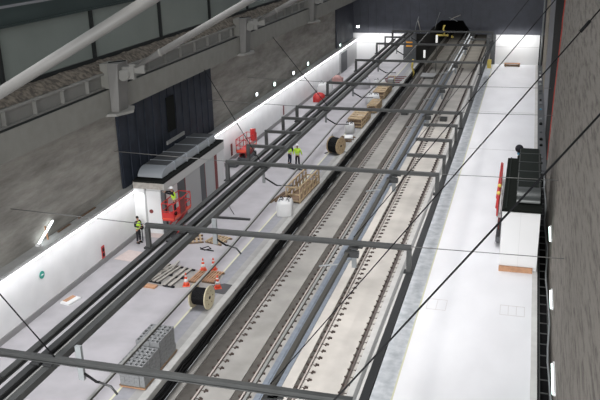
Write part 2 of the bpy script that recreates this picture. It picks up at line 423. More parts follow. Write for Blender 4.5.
# debris on the ledge top: short brown planks
for k,(y0,L) in enumerate(((36,1.8),(33.9,1.2),(26.5,2.2))):
    tag(MB().box(-.04,.06,0,L,0,.06).build('offcut',woodd,None,(-23.45,y0,3.2)),['thin dark offcut on the left ledge near the building','thin dark offcut on the left ledge just beyond the leaning tube','thin dark offcut on the left ledge at the picture edge'][k],'offcut')

# signs
def vsign(y,z,h,w,label,m,name='wall_sign',x=-22.93,cat='sign'):
    e=tag(MB().box(0,.03,-w/2,w/2,-h/2,h/2).build(name,m,None,(x,y,z)),label,cat); return e
s=vsign(37.25,.72,.75,.32,'small red vertical sign low on the white left wall, beside the worker','x' and redp)
MB().box(.03,.035,-.1,.1,.02,.26).build('pictogram',drk,s); MB().box(.03,.035,-.1,.1,-.28,-.06).build('pictogram',drk,s)
e=empty('exit_sign',(-22.93,31.3,1.95),0,'small oval green sign on the near white left wall','sign')
MB().tube([(0,0,0),(.03,0,0)],.2,20).build('sign_plate',signg,e); MB().box(.031,.036,-.09,.1,-.03,.04).build('pictogram',white,e)
vsign(58.5,.95,1.0,.3,'small dark red vertical sign on the white left wall, by the far scissor lift',redd)
vsign(73.1,.95,.9,.3,'small dark red vertical sign on the white left wall, above the short frames',redd)
tag(BX(-.42,.42,-.03,0,-.35,.35).build('portal_sign',signo,None,(-15.6,107.77,2.5)),'square orange sign on the grey pier beside the tunnel mouth','sign')

# ------------------------------------------------------------ left building (technical room)
e=empty('platform_room',(-20.9,41.6,0),0,'white boxlike room with a black roof built against the left wall','building')
MB().box(-2.0,0,0,.1,0,.001).box(-2.05,-.06,.06,9.98,0,3.55).build('walls',[bwhite],e)
MB().box(-2.05,.04,-.05,10.1,3.6,3.72).build('roof',black,e)
MB().box(-.02,.04,-.05,10.1,3.05,3.6).build('fascia_panel',mat('fascia_white',(.50,.50,.49),.5),e)
MB().box(-2.05,-.02,-.04,.06,3.2,3.6).build('lintel',plyw,e)
MB().box(-.2,.03,-.06,.2,0,3.2).build('corner_post',dgrey,e)
MB().box(-2.05,-1.33,-.05,.05,0,3.2).build('side_panel',white,e)
MB().box(-1.33,-1.22,-.07,.05,0,3.2).build('door_frame',bgrey,e)
dd=MB().box(-1.22,-.25,-.03,.05,.3,3.1).build('door',bwhite,e); MB().tube([(-.95,-.06,1.75),(-.95,-.03,1.75)],.13,14).build('round_sign',redd,dd)
MB().box(-1.22,-.25,-.05,.05,0,.3).build('threshold',paper,e)
MB().box(-.03,.03,1.9,3.0,0,3.05).build('column',dgrey,e)
for k,(a,c,m) in enumerate(((.2,1.9,bwhite),(3.05,5.6,bgrey),(6.3,8.2,mat('glazed_panel',(.36,.38,.38),.3)),(8.6,10.05,bwhite))):
    MB().box(-.05,.01,a,c,0,3.05).build('wall_panel',m,e)
MB().box(-.03,.05,5.6,6.3,0,3.05).build('column',dgrey,e)
MB().box(-.03,.05,3.0,3.08,0,3.05).build('jamb',redd,e); MB().box(-.03,.05,6.3,6.4,0,3.05).build('jamb',redd,e)
MB().box(-.03,.05,8.2,8.6,0,3.05).build('jamb',redd,e)
def duct(x0,x1,y0,y1,z,h,label,m,mt,rx=1):
    d=empty('ventilation_duct',((x0+x1)/2,y0,z),0,label,'duct')
    w=(x1-x0)/2
    MB().box(-w,w,.9,y1-y0,.05,h).build('duct_body',m,d,bevel=.06)
    MB().box(-w+.04,w-.1,1.0,y1-y0-.1,h,h+.03).build('duct_top',mt,d)
    # rounded elbow
    v=[];f=[];n=10
    for i in range(n+1):
        a=PI/2*i/n; yy=.9-.9*math.sin(a); zz=h*.12+ (h*.88)*math.cos(a)
        v+=[(-w,yy,zz),(w,yy,zz)]
    v+=[(-w,.9,.05),(w,.9,.05)]
    for i in range(n): f.append((2*i,2*i+1,2*i+3,2*i+2))
    b=MB(); b.add(v,f,smooth=True); b.add(v,[(2*n,2*n+1,2*n+3,2*n+2),tuple([2*i for i in range(n+1)]+[2*n+2]),tuple([2*i+1 for i in range(n+1)]+[2*n+3])])
    b.build('elbow',m,d)
    k=1.9
    while k<y1-y0: MB().box(-w-.04,w+.04,k,k+.08,.03,h+.05).build('flange',m,d); k+=1.9
    for yy in (1.5,(y1-y0)*.6,y1-y0-.5): MB().box(-w,w,yy,yy+.1,0,.06).build('foot',gsteel,d)
    return d
duct(-22.8,-21.15,42.0,50.9,3.75,.58,'long zinc ventilation duct lying on the black roof of the left room',duct_m,duct_d)

# ------------------------------------------------------------ right building
e=empty('platform_room',(-.75,41.35,0),0,'white room with a dark green roof built against the right wall','building')
MB().box(0,2.0,.05,10.3,0,3.5).build('walls',bwhite,e)
MB().box(.02,.98,0,.05,.32,3.45).build('wall_panel',white,e); MB().box(1.0,2.0,0,.05,.32,3.45).build('wall_panel',white,e)
MB().prism([(-.03,-.06),(2.05,-.06),(2.05,10.6),(.55,10.6),(.55,9.9),(-.03,9.9)],3.5,3.62).build('roof',roofr,e)
MB().box(.15,.22,0,9.8,3.62,3.7).build('roof_upstand',duct_g,e)
MB().box(.0,1.8,-.12,0,0,.3).build('skirting',woodo,e)
duct(-.05,1.2,42.3,51.3,3.62,.7,'dark ventilation duct lying on the roof of the right room',mat('duct_dark',(.045,.05,.048),.3,.35),duct_g)
e=empty('mast_ball',(-.12,52.1,0),0,'round black ball on a thin pole behind the right room','lamp')  # dark ball on a pole, of unknown use
MB().tube([(0,0,0),(0,0,3.8)],.04,8).build('pole',insul,e); MB().ell((0,0,4.05),.27,.27,.27,16,10).build('ball',drk,e); MB().box(-.12,.12,-.1,.1,3.66,3.78).build('bracket',lblue,e)

# ------------------------------------------------------------ suspended catenary frame
YM=[8,18.95,30.5,40.8,55.4,64.8,76.5,87.6,98.2]
ordn=['off the lower edge of the picture','first, crossing the bottom of the picture','second from the camera','third from the camera, in front of the two workers','fourth from the camera','fifth from the camera','sixth from the camera','seventh from the camera','farthest, by the dark end wall']
shortn=['hidden','nearest','second','third','fourth','fifth','sixth','seventh','farthest']
def ibeam(b,a,c,w,h):
    a=Vector(a);c=Vector(c)
    b.bar(a+Vector((0,0,h/2-.02)),c+Vector((0,0,h/2-.02)),w,.04); b.bar(a-Vector((0,0,h/2-.02)),c-Vector((0,0,h/2-.02)),w,.04); b.bar(a,c,w*.45,h-.04)
    return b
for k,y in enumerate(YM):
    e=empty('cross_beam',(-10.3,y,5.5),0,'grey cross beam over both tracks, '+ordn[k],'beam','main cross beams over the tracks')
    ibeam(MB(),(-6.1,0,0),(6.15,0,0),.2,.2).build('beam',gsteel,e)
    MB().box(-6.12,-5.92,-.1,.1,-1.1,-.1).build('post',gsteel,e)
    MB().box(5.97,6.17,-.1,.1,-1.1,-.1).build('post',gsteel,e)
    MB().box(-6.22,-5.82,-.16,.16,-1.14,-1.06).build('foot_plate',gsteel_d,e)
    MB().box(5.87,6.27,-.16,.16,-1.14,-1.06).build('foot_plate',gsteel_d,e)
    for x in (-4.2,-3.75,3.95): MB().box(x-.16,x+.16,-.2,.2,-.16,-.1).build('clamp_plate',gsteel_d,e)
    # supports for contact bars (things)
    if k>0:
        near=k<3
        s=empty('bar_support',(-13.05 if near else -14.05,y+.17 if near else y-.18,5.4),0,'left contact bar support arm hanging from the '+shortn[k]+' cross beam','support arm','left contact bar supports')
        if near: MB().box(-.10,.10,-.06,.06,-.6,.62).box(-.16,.16,-.08,.08,.0,.06).build('hanger',insul,s)
        else: MB().box(-.07,.07,-.06,.06,-.95,0).build('hanger',insul,s)
        MB().box(-.16,.16,-.12,.12,-.06,.0).build('head_plate',gsteel_d,s)
        if near:
            MB().tube([(.05,0,-.35),(.5,0,-.62),(.62,0,-.62)],.045,8).build('insulator',cable_m,s)
            MB().tube([(.6,0,-.62),(1.0,0,-.72),(1.2,0,-.98)],.04,8).build('arm',gsteel,s)
        else:
            MB().tube([(.05,0,-.65),(.75,0,-1.05),(.82,0,-1.06)],.05,8).build('insulator',cable_m,s)
            MB().tube([(.8,0,-1.06),(1.75,0,-1.02)],.035,8).build('arm',gsteel,s)
        s=empty('bar_support',(-6.55,y-.2,5.4),0,'right contact bar support arm hanging from the '+shortn[k]+' cross beam','support arm','right contact bar supports')
        MB().box(-.1,.1,-.05,.05,-.95,0).build('hanger',insul,s); MB().box(-.2,.2,-.14,.14,-.06,0).build('head_plate',gsteel_d,s)
        MB().tube([(-.05,0,-.55),(-.6,0,-.85),(-1.0,0,-.93),(-1.4,0,-1.0),(-1.55,0,-1.05)],.04,8).build('arm',insul,s)
        MB().box(-.35,.25,-.35,-.1,-.35,-.1).build('insulator',gsteel_d,s)
for k,y in enumerate([44.4,48.0,51.8,92.9]):
    e=empty('side_frame',(-15.1,y,5.5),0,'short steel frame on the left beam, '+['nearest of three','middle of three','farthest of three','alone at the far end'][k],'frame','short frames over the left beams')
    ibeam(MB(),(-1.3,0,0),(1.2,0,0),.18,.18).build('beam',gsteel,e); MB().box(-1.3,-1.12,-.09,.09,-1.1,-.09).build('post',gsteel,e)
for k,y in enumerate([44.3,47.9,51.7,92.1]):
    e=empty('side_frame',(-5.3,y,5.5),0,'short steel frame between centre and right beams, '+['nearest of three','middle of three','farthest of three','alone at the far end'][k],'frame','short frames over the right beams')
    ibeam(MB(),(-1.1,0,0),(1.15,0,0),.18,.18).build('beam',gsteel,e); MB().box(.97,1.15,-.09,.09,-1.1,-.09).build('post',gsteel,e)
YA,YB=7,99.5
def lbeam(name,label,x,z,w,h,m,box=False):
    b=MB()
    if box: b.box(-w/2,w/2,YA,YB,-h/2,h/2)
    else: ibeam(b,(0,YA,0),(0,YB,0),w,h)
    return tag(b.build(name,m,None,(x,0,z)),label,'beam')
lbeam('longitudinal_beam','outermost left steel beam running the length of the left platform',-16.25,4.3,.24,.2,gsteel)
lbeam('longitudinal_beam','black steel beam, second from the left of the hanging beams',-14.62,5.2,.24,.24,gsteel_d)
o=lbeam('longitudinal_beam','grey steel box beam beside the black one over the left platform',-14.08,5.2,.26,.24,gsteel,True)
MB().box(-.16,-.1,YA,YB,.12,.15).build('light_flange',gsteel_l,o)
o=lbeam('longitudinal_beam','brownish steel beam hanging over the middle between the tracks',-6.78,5.2,.16,.14,brownsteel,True)
lbeam('longitudinal_beam','right steel beam hanging along the right platform edge',-4.2,4.3,.26,.2,gsteel_d)
lbeam('longitudinal_beam','thin grey beam just left of the right edge beam',-4.52,4.3,.1,.12,gsteel_l,True)
# contact bars
def cbar(name,pts,label):
    b=MB(); b.tube(pts,.045,8); p2=[(x,y,z+.08) for x,y,z in pts]; 
    for a,c in zip(p2[:-1],p2[1:]): b.bar(a,c,.09,.03,mi=1)
    tag(b.build(name,[brownsteel,gsteel_l]),label,'contact bar')
cbar('contact_bar',[(-12.7,7,4.28),(-12.67,19,4.28),(-12.67,31,4.28),(-13.03,44,4.28),(-13.38,57,4.28),(-13.15,70,4.28),(-12.75,85,4.28),(-12.9,107,4.28)],'rigid overhead contact bar above the left track')
cbar('contact_bar',[(-7.88,7,4.2),(-7.88,48,4.2),(-7.95,107,4.2)],'rigid overhead contact bar above the right track')

# hanging cables
def rope(name,a,b_,label,r=.022,m=cable_m,grp=None,turn=False):
    o=tag(MB().tube([a,b_],r,6).build(name,m),label,'cable',grp)
    if turn:
        a=Vector(a);b2=Vector(b_); 
        for t in turn:
            p=a.lerp(b2,t); q=a.lerp(b2,t+.022); MB().tube([p,q],.038,8).build('turnbuckle',m,o)
for k,y in enumerate([8,18.95,30.5,40.8]):
    dz=(11.0 if k<2 else 10.4)
    z2=[18.35,17.17,17.17,17.6][k]; z1=[7.03,6.05,6.1,6.0][k]
    rope('hanger_cable',(-6.6,y,z1-.33),(1.95,y,z2),'black diagonal cable from the right wall '+['leaving the picture at the bottom','down to the nearest cross beam','down to the second cross beam','down to the third cross beam'][k],[.012,.017,.02,.015][k],grp='diagonal hanger cables to the right',turn=([.90,.955] if k==1 else False))
rope('hanger_cable',(-14.0,55.4,5.7),(-21.5,66.1,9.1),'thin dark cable from the left beams to the gallery beyond the blue cladding',.028)
rope('hanger_cable',(-14.3,40.8,5.7),(-21.5,50.5,9.0),'thin dark cable from the left beams up past the left room to the gallery edge',.026)
rope('hanger_cable',(-13.85,18.95,5.6),(-17.3,18.95,9.8),'thin dark cable rising from the nearest cross beam to the left picture edge',.024)
for k,y in enumerate(YM[2:6]):
    w=['second','third','fourth','fifth'][k]
    rope('tie_rod',(-4.15,y,5.55),(1.95,y,5.6),'thin tie rod from the %s cross beam to the right wall'%w,.018,tie_m,'tie rods')
    rope('tie_rod',(-16.4,y,5.55),(-23.55,y,5.75),'thin tie rod from the %s cross beam to the left wall'%w,.022,tie_m,'tie rods')

# ------------------------------------------------------------ scissor lift
def scissor(loc,deck,L,W,label,rz=0):
    e=empty('scissor_lift',loc,rz,label,'scissor lift'); w=W/2
    MB().box(-w,w,.1,L-.1,.18,.42).build('chassis',dgrey,e,bevel=.03)
    for sx in (-1,1):
        for y in (.35,L-.35): MB().tube([(sx*(w-.12),y,.18),(sx*(w+.02),y,.18)],.18,14).build('wheel',rubber,e)
    n=2; h=(deck-.45)/n
    for k in range(n):
        for sx in (-1,1):
            z=.42+k*h; x=sx*(w-.15)
            MB().bar((x,.25,z),(x,L-.25,z+h),.07,.1).build('scissor_arm',redp,e)
            MB().bar((x-.06*sx,L-.25,z),(x-.06*sx,.25,z+h),.07,.1).build('scissor_arm',redd,e)
    MB().box(-w,w,0,L,deck,deck+.1).build('deck',redp,e)
    MB().box(-w,w,-.02,0,deck+.1,deck+.28).box(w,w+.02,0,L,deck+.1,deck+.25).build('toe_board',orange,e)
    g=MB(); H=1.1
    ps=[(-w,0),(w,0),(w,L/3),(w,2*L/3),(w,L),(-w,L),(-w,2*L/3),(-w,L/3)]
    for x,y in ps: g.tube([(x,y,deck+.1),(x,y,deck+H)],.032,8)
    for z in (deck+H,deck+.6):
        for i in range(8):
            a=ps[i];c=ps[(i+1)%8]; g.tube([(a[0],a[1],z),(c[0],c[1],z)],.032,8)
    g.build('guard_rail',redp,e)
    return e
L1=scissor((-20.3,40.7,0),1.55,2.5,.78,'red scissor lift with a raised basket by the corner of the left room')
MB().box(-.36,.36,-.06,-.02,1.75,2.1).build('control_panel',redp,L1)
MB().box(.40,.42,.9,1.6,1.7,2.6).build('mesh_panel',redd,L1)
L2=scissor((-21.9,58.0,0),.85,2.6,.85,'red scissor lift standing by the white wall beyond the left room')
MB().box(.0,.40,2.3,2.58,1.3,2.3).build('control_panel',redp,L2)
# red lattice lift squeezed beside the right room
e=empty('scissor_lift',(-1.0,44.6,0),0,'narrow red and white lift squeezed beside the right room','scissor lift')
MB().box(-.1,.12,.1,7,.3,.6).build('chassis',dgrey,e)
for y in (.8,6.2): MB().tube([(-.06,y,.18),(.08,y,.18)],.18,12).build('wheel',rubber,e)
for k in range(6): MB().bar((0,.5+k,.6 if k%2 else 1.9),(0,1.5+k,1.9 if k%2 else .6),.06,.1).build('scissor_arm',redd,e)
MB().box(-.12,.14,0,7.2,1.9,2.0).build('deck',bgrey,e)
g=MB()
for k in range(8): g.tube([(-.1,k*1.02,2.0),(-.1,k*1.02,3.1)],.05,6)
for z in (2.5,3.1): g.tube([(-.16,0,z),(-.16,7.15,z)],.06,6)
for k in range(7): g.bar((-.1,k*1.02,2.1),(-.1,k*1.02+1,3.0),.06,.12)
g.build('guard_rail',redp,e)
for k in range(4): MB().box(.02,.06,.3+k*1.8,1.1+k*1.8,2.1,2.9).build('white_panel',white,e)
for y in (.6,2.0): MB().ell((-.1,y,3.2),.12,.12,.12,10,6).build('beacon',glowy,e)

# ------------------------------------------------------------ people
def skin_obj(name,pts,edges,m,parent,root=0,sub=1):
    me=bpy.data.meshes.new(name); me.from_pydata([p[0] for p in pts],edges,[]); me.materials.append(m)
    o=bpy.data.objects.new(name,me); COL.objects.link(o); o.parent=parent
    sk=o.modifiers.new('skin','SKIN'); sk.use_smooth_shade=True
    d=me.skin_vertices[0].data
    for i,p in enumerate(pts):
        r=p[1]; d[i].radius=(r,r) if not isinstance(r,tuple) else r; d[i].use_root=False
    roots=root if isinstance(root,(list,tuple)) else [root]
    for r in roots: d[r].use_root=True
    s=o.modifiers.new('sub','SUBSURF'); s.levels=sub; s.render_levels=sub
    return o
def person(loc,rz,label,pose,top,vest,trous,head_m,lean=0,scale=1,hat=True):
    """pose: dict with hands (elbow,hand) l/r and legs (knee,foot) l/r, in metres, facing -Y"""
    e=empty('person',loc,rz,label,'person'); e.scale=(scale,)*3
    la=lean
    P=lambda x,y,z:(x,y-la*max(0,z-.95),z)
    pel=P(0,0,.95); wst=P(0,0,1.08); ch=P(0,0,1.32); nk=P(0,0,1.48); hd=P(0,-.01,1.62); hd2=P(0,-.01,1.70)
    sl=P(.19,0,1.42); sr=P(-.19,0,1.42)
    el,hl=[P(*q) for q in pose['l']]; er,hr=[P(*q) for q in pose['r']]
    kl,fl=pose['kl']; kr,fr=pose['kr']
    tl=(fl[0],fl[1]-.16,.04); tr=(fr[0],fr[1]-.16,.04)
    pts=[(pel,(.13,.10)),(wst,(.12,.09)),(ch,(.15,.10)),(nk,.055),(hd,(.075,.085)),(hd2,(.07,.08)),
         (sl,.065),(el,.045),(hl,.032),(sr,.065),(er,.045),(hr,.032),
         ((.09,0,.9),.085),(kl,.058),((fl[0],fl[1],.09),.045),(tl,.035),((-.09,0,.9),.085),(kr,.058),((fr[0],fr[1],.09),.045),(tr,.035)]
    ed=[(0,1),(1,2),(2,3),(3,4),(4,5),(2,6),(6,7),(7,8),(2,9),(9,10),(10,11),(0,12),(12,13),(13,14),(14,15),(0,16),(16,17),(17,18),(18,19)]
    roots=[0]
    for side,(E_,H_) in enumerate(((el,hl),(er,hr))):
        d=(Vector(H_)-Vector(E_)).normalized(); sx=Vector((0,1,0)) if abs(d.y)<.8 else Vector((1,0,0))
        a=(sx-d*sx.dot(d)).normalized(); c=d.cross(a)
        o0=len(pts); pts.append((tuple(Vector(H_)+d*.06),(.034,.022))); ed.append(((8,11)[side],o0))
        for j in range(4):
            off=(j-1.5)*.018; ln=[.055,.068,.072,.06][j]
            b0=Vector(H_)+d*.08+a*off; i0=len(pts)
            pts+= [(tuple(b0),.009),(tuple(b0+d*ln*.6+c*.006),.008),(tuple(b0+d*ln+c*.022),.007)]
            ed+=[(i0,i0+1),(i0+1,i0+2)]; roots.append(i0)
        b0=Vector(H_)+d*.03-a*.025; i0=len(pts)
        pts+=[(tuple(b0),.011),(tuple(b0-a*.025+d*.03),.01),(tuple(b0-a*.03+d*.055),.008)]; ed+=[(i0,i0+1),(i0+1,i0+2)]; roots.append(i0)
    body=skin_obj('body',pts,ed,skin,e,roots)
    # face: nose, eyes, mouth, ears as tiny features on a child
    fz=hd[2]; fy=hd[1]
    MB().ell((0,fy-.09,fz+.0),.014,.022,.02,8,6).ell((.082,fy,fz),.012,.02,.03,8,6).ell((-.082,fy,fz),.012,.02,.03,8,6).build('nose_and_ears',skin,e)
    MB().ell((.03,fy-.082,fz+.03),.012,.008,.008,8,5).ell((-.03,fy-.082,fz+.03),.012,.008,.008,8,5).box(-.025,.025,fy-.092,fy-.082,fz-.05,fz-.042).build('eyes_and_mouth',hair_m,e)
    MB().ell((0,hd2[1]+.02,hd2[2]-.02),.088,.095,.1,14,8,z0=-.3).build('hair',hair_m,e)
    # jacket
    J=[(P(0,0,.93),(.155,.12)),(wst,(.15,.115)),(ch,(.175,.125)),(P(0,0,1.46),.08),(sl,.085),(el,.062),(tuple(Vector(el).lerp(Vector(hl),.92)),.048),(sr,.085),(er,.062),(tuple(Vector(er).lerp(Vector(hr),.92)),.048)]
    skin_obj('jacket',J,[(0,1),(1,2),(2,3),(2,4),(4,5),(5,6),(2,7),(7,8),(8,9)],top,e,0)
    if vest:
        V=[(P(0,0,.9),(.175,.14)),(wst,(.205,.165)),(ch,(.25,.18)),(P(0,0,1.47),(.15,.12))]
        skin_obj('vest',V,[(0,1),(1,2),(2,3)],vest,e,0)
        b=MB()
        for z,rx,ry in ((1.02,.178,.142),(1.16,.185,.145)):
            c=P(0,0,z); n=18
            ring=[(c[0]+rx*math.cos(2*PI*i/n),c[1]+ry*math.sin(2*PI*i/n)) for i in range(n)]
            b.add([(x,y,z) for x,y in ring]+[(x,y,z+.05) for x,y in ring],[(i,(i+1)%n,n+(i+1)%n,n+i) for i in range(n)],0,True)
        b.build('reflective_band',reflm,e)
    T=[(P(0,0,.97),(.15,.12)),((0,0,.9),(.14,.11)),((.09,0,.85),.10),(kl,.075),((fl[0],fl[1],.12),.065),((-.09,0,.85),.10),(kr,.075),((fr[0],fr[1],.12),.065)]
    skin_obj('trousers',T,[(0,1),(1,2),(2,3),(3,4),(1,5),(5,6),(6,7)],trous,e,0)
    for f in (fl,fr):
        MB().ell((f[0],f[1]-.06,.0),.062,.155,.12,12,6,z0=0).build('boot',black,e)
    if hat:
        h=MB().ell((0,hd2[1]+.005,hd2[2]-.01),.115,.135,.125,16,8,z0=0); h.box(-.07,.07,hd2[1]-.19,hd2[1]-.1,hd2[2]-.012,hd2[2]+.004); h.tube([(0,hd2[1]+.005,hd2[2]-.012),(0,hd2[1]+.005,hd2[2]+.006)],.135,18); h.build('helmet',head_m,e)
    return e
stand=dict(kl=((.11,-.02,.5),(.12,.02,.09)),kr=((-.11,-.02,.5),(-.13,.02,.09)))
person((-22.35,40.55,0),R(75),'person in a lime vest and dark clothes standing by the white left wall',dict(l=((.27,-.02,1.18),(.16,-.26,1.15)),r=((-.27,-.02,1.18),(-.1,-.26,1.12)),**stand),drk,lime,drk,hair_m,.05,hat=False)
person((-20.28,41.7,1.65),R(-70),'person in a lime vest reaching out from the basket of the red scissor lift',dict(l=((.24,-.18,1.42),(.16,-.46,1.5)),r=((-.24,-.18,1.40),(-.14,-.45,1.45)),**stand),drk,lime,drk,helm,.2)
person((-17.95,58.5,0),R(160),'person in a lime vest, dark clothes and helmet, left of the two middle workers',dict(l=((.26,-.06,1.18),(.2,-.22,1.0)),r=((-.26,-.05,1.18),(-.2,-.2,.98)),kl=((.12,-.06,.5),(.13,.0,.09)),kr=((-.12,.02,.5),(-.16,.12,.09))),navy,lime,navy,helm,.22)
person((-17.15,58.0,0),R(185),'person in a long-sleeved lime jacket and helmet, right of the two middle workers',dict(l=((.30,.0,1.18),(.34,-.08,.96)),r=((-.30,.0,1.18),(-.34,-.06,.95)),**stand),lime,lime,drk,helm,.0,scale=1.04)
# cable/tool dragged between the workers
tag(MB().tube([(-18.0,57.6,.05),(-17.6,57.3,.08),(-17.2,57.1,.05),(-16.9,57.2,.06),(-16.4,57.0,.05)],.06,6).build('hose',drk),'dark hose on the floor at the feet of the two workers','hose')

# ------------------------------------------------------------ goods on the left platform
def pallet_parts(e,L,W,m,slats=6,z=0):
    for x in (-W/2,-.05,W/2-.1): MB().box(x,x+.1,0,L,z,z+.1).build('runner',m,e)
    w=L/slats
    for k in range(slats): MB().box(-W/2,W/2,k*w,k*w+w*.6,z+.1,z+.13).build('slat',m,e)
def crate(loc,L,W,H,label,n=6,rz=0,grp=None,top=False,m=wood):
    e=empty('wooden_crate',loc,rz,label,'crate',grp)
    for sx in (0,W):
        for k in range(n+1): 
            y=k*L/n; MB().box(sx-.04,sx+.04,y-.05,y+.05,0,H).build('upright',m,e)
        for z in (.1,H*.5,H-.06): MB().box(sx-.05,sx+.05,0,L,z,z+.1).build('rail',m,e)
        b=MB()
        for k in range(n): b.bar((sx,k*L/n,.15),(sx,(k+1)*L/n,H-.1),.04,.06)
        b.build('brace',m,e)
    for y in (0,L):
        for z in (.1,H*.5,H-.06): MB().box(0,W,y-.03,y+.03,z,z+.1).build('rail',m,e)
    MB().box(0,W,0,L,.03,.12).build('base',woodd,e)
    if top:
        for k in range(5): MB().box(0,W,k*L/5,k*L/5+L/8,H,H+.03).build('slat',m,e)
    return e
crate((-15.55,49.6,0),4.6,1.0,1.15,'long slatted pine crate beside the white bulk bag',6,R(-2))
# wood piled beside crate
for k in range(4):
    tag(BX(-.06,.06,0,2.4-.3*k,0,.12).build('timber',woodd,None,(-16.6+.28*k,49.2+.3*k,.0),(0,0,R(-8+4*k))),['outermost','second','third','innermost'][k]+' dark timber lying beside the long pine crate','timber','timbers beside the long crate')
def bulkbag(loc,s,label,h=None,m=bagm):
    e=empty('bulk_bag',loc,R(random.uniform(-15,15)),label,'bag'); h=h or s*1.0
    v=[];f=[];nu=16;nv=6
    for j in range(nv+1):
        t=j/nv; z=h*t; rr=s/2*(1+.12*math.sin(PI*t))*(1-.12*(t**4))
        for i in range(nu):
            a=2*PI*i/nu; cx,cy=math.cos(a),math.sin(a); k=1/max(abs(cx),abs(cy))**.75
            v.append((cx*rr*k+random.uniform(-.02,.02),cy*rr*k+random.uniform(-.02,.02),z))
    for j in range(nv):
        for i in range(nu): f.append((j*nu+i,j*nu+(i+1)%nu,(j+1)*nu+(i+1)%nu,(j+1)*nu+i))
    c=len(v); v.append((0,0,h*.9)); 
    for i in range(nu): f.append((nv*nu+i,nv*nu+(i+1)%nu,c))
    MB().add(v,f,0,True).build('sack',m,e)
    for sx in (-1,1):
        for sy in (-1,1): MB().tube([(sx*s*.4,sy*s*.4,h*.85),(sx*s*.3,sy*s*.32,h*1.12),(sx*s*.1,sy*s*.1,h*1.0)],.03,6).build('lifting_loop',drk,e)
    return e
b=bulkbag((-14.95,47.3,0),1.0,'white bulk bag with dark lifting straps on the left platform by the long crate',1.05)
# cable drums
def drum(loc,r,w,label,rz,m_f,core):
    e=empty('cable_drum',loc,rz,label,'cable drum')
    for s in (-1,1): 
        fl=MB().tube([(s*w/2-.03,0,r),(s*w/2+.03,0,r)],r,28).build('flange',m_f,e)
        MB().tube([(s*(w/2+.03),0,r),(s*(w/2+.045),0,r)],.09,12).build('hub_hole',drk,fl)
        for k in range(6):
            a=k*PI/3; MB().tube([(s*(w/2+.03),math.cos(a)*r*.55,r+math.sin(a)*r*.55),(s*(w/2+.045),math.cos(a)*r*.55,r+math.sin(a)*r*.55)],.03,8).build('bolt',woodd,fl)
    pts=[]
    b=MB(); b.tube([(-w/2+.03,0,r),(w/2-.03,0,r)],core,24)
    for k in range(12):
        x=-w/2+.05+(w-.1)*(k+.5)/12; n=24
        ring=[(x,math.cos(2*PI*i/n)*(core+.01),r+math.sin(2*PI*i/n)*(core+.01)) for i in range(n+1)]
        b.tube(ring,.028,5)
    b.build('wound_cable',cable_m,e)
    return e
drum((-15.15,33.35,0),.62,.85,'cable drum with pale yellow flanges and black cable, nearest the camera',R(-3),ply,.42)
d=drum((-15.0,62.3,0),.72,.95,'cable drum with wooden flanges, farther along the platform behind the crate',R(-22),wood,.62)
st=MB().tube([(-.75,-.6,.03),(-.75,.6,.03),(.6,.7,.03)],.04,8).build('cradle',gsteel,d)
for a in (-1,): MB().tube([(-.62,0,.75),(-.72,.3,1.35),(-.66,.5,1.6),(-.6,.3,1.3)],.03,6).build('cable_tail',insul,d)
# cones
def cone(loc,label):
    e=empty('traffic_cone',loc,R(random.uniform(0,40)),label,'traffic cone','traffic cones around the near pallets')
    MB().box(-.19,.19,-.19,.19,0,.04).build('foot',orange,e,bevel=.01)
    def fr(z0,z1,name,m): 
        R0=.15*(1-z0/.8)+.02;R1=.15*(1-z1/.8)+.02
        MB().tube([(0,0,z0),(0,0,z1)],.1,16,rs=[R0,R1]).build(name,m,e)
    fr(.04,.25,'cone_body',orange); fr(.25,.42,'white_band',white); fr(.42,.55,'cone_body',orange); fr(.55,.62,'white_band',white); fr(.62,.75,'cone_tip',orange)
    return e
cone((-17.0,35.55,0),'orange cone left of the brown slatted pallets, nearest the camera on that side')
cone((-16.85,37.6,0),'orange cone behind the brown slatted pallets, left of the two at the back')
cone((-16.3,37.8,0),'orange cone partly hidden, farther back on the right of the two at the back')
cone((-15.2,35.65,0),'orange and white cone on the dark grit patch beside the near cable drum')
tag(MB().prism([(-.55,-.5),(.3,-.6),(.8,-.1),(.7,.5),(-.1,.65),(-.7,.2)],0,.012).build('grit_patch',dirt,None,(-14.95,35.6,.002)),'dark grit spilled on the floor under the cone beside the near cable drum','grit')
tag(MB().prism([(-2.6,-1.1),(-1.0,-1.2),(1.3,-.6),(1.1,1.0),(-1.2,1.4),(-2.4,1.2)],0,.006).build('floor_sheet',patch,None,(-16.6,36.3,.002)),'greyish protective sheet on the floor under the brown slatted pallets','sheet')
# slatted brown pallets (2) and weathered strips (group)
def simple_pallet(loc,L,W,m,label,rz=0,n=6,mr=None,name='pallet'):
    e=empty(name,loc,rz,label,'pallet'); 
    for y in (-L/2,-.05,L/2-.1): MB().box(-W/2,W/2,y,y+.1,0,.09).build('runner',mr or m,e)
    w=W/n
    for k in range(n): MB().box(-W/2+k*w,-W/2+k*w+w*.5,-L/2,L/2,.09,.13).build('slat',m,e)
    return e
simple_pallet((-16.68,36.6,.01),1.4,.6,woodo,'brown slatted pallet between the cones, the left one',R(-4),4,woodd)
simple_pallet((-15.9,36.75,.01),1.4,.75,woodo,'brown slatted pallet between the cones, the right one',R(-4),5,woodd)
simple_pallet((-18.9,36.6,.01),2.3,1.3,plyw,'weathered grey pallet of broad strips left of the cones',R(-10),5,drk)
simple_pallet((-17.75,36.3,.01),2.4,.7,plyw,'narrow grey pallet of two strips beside the weathered one',R(-6),2,drk)
tag(MB().box(-.45,.45,-.17,.17,0,.1).build('plank_bundle',woodo,None,(-18.95,34.95,0),(0,0,R(-4))),'short pale plank bundle in front of the weathered grey pallet','planks')
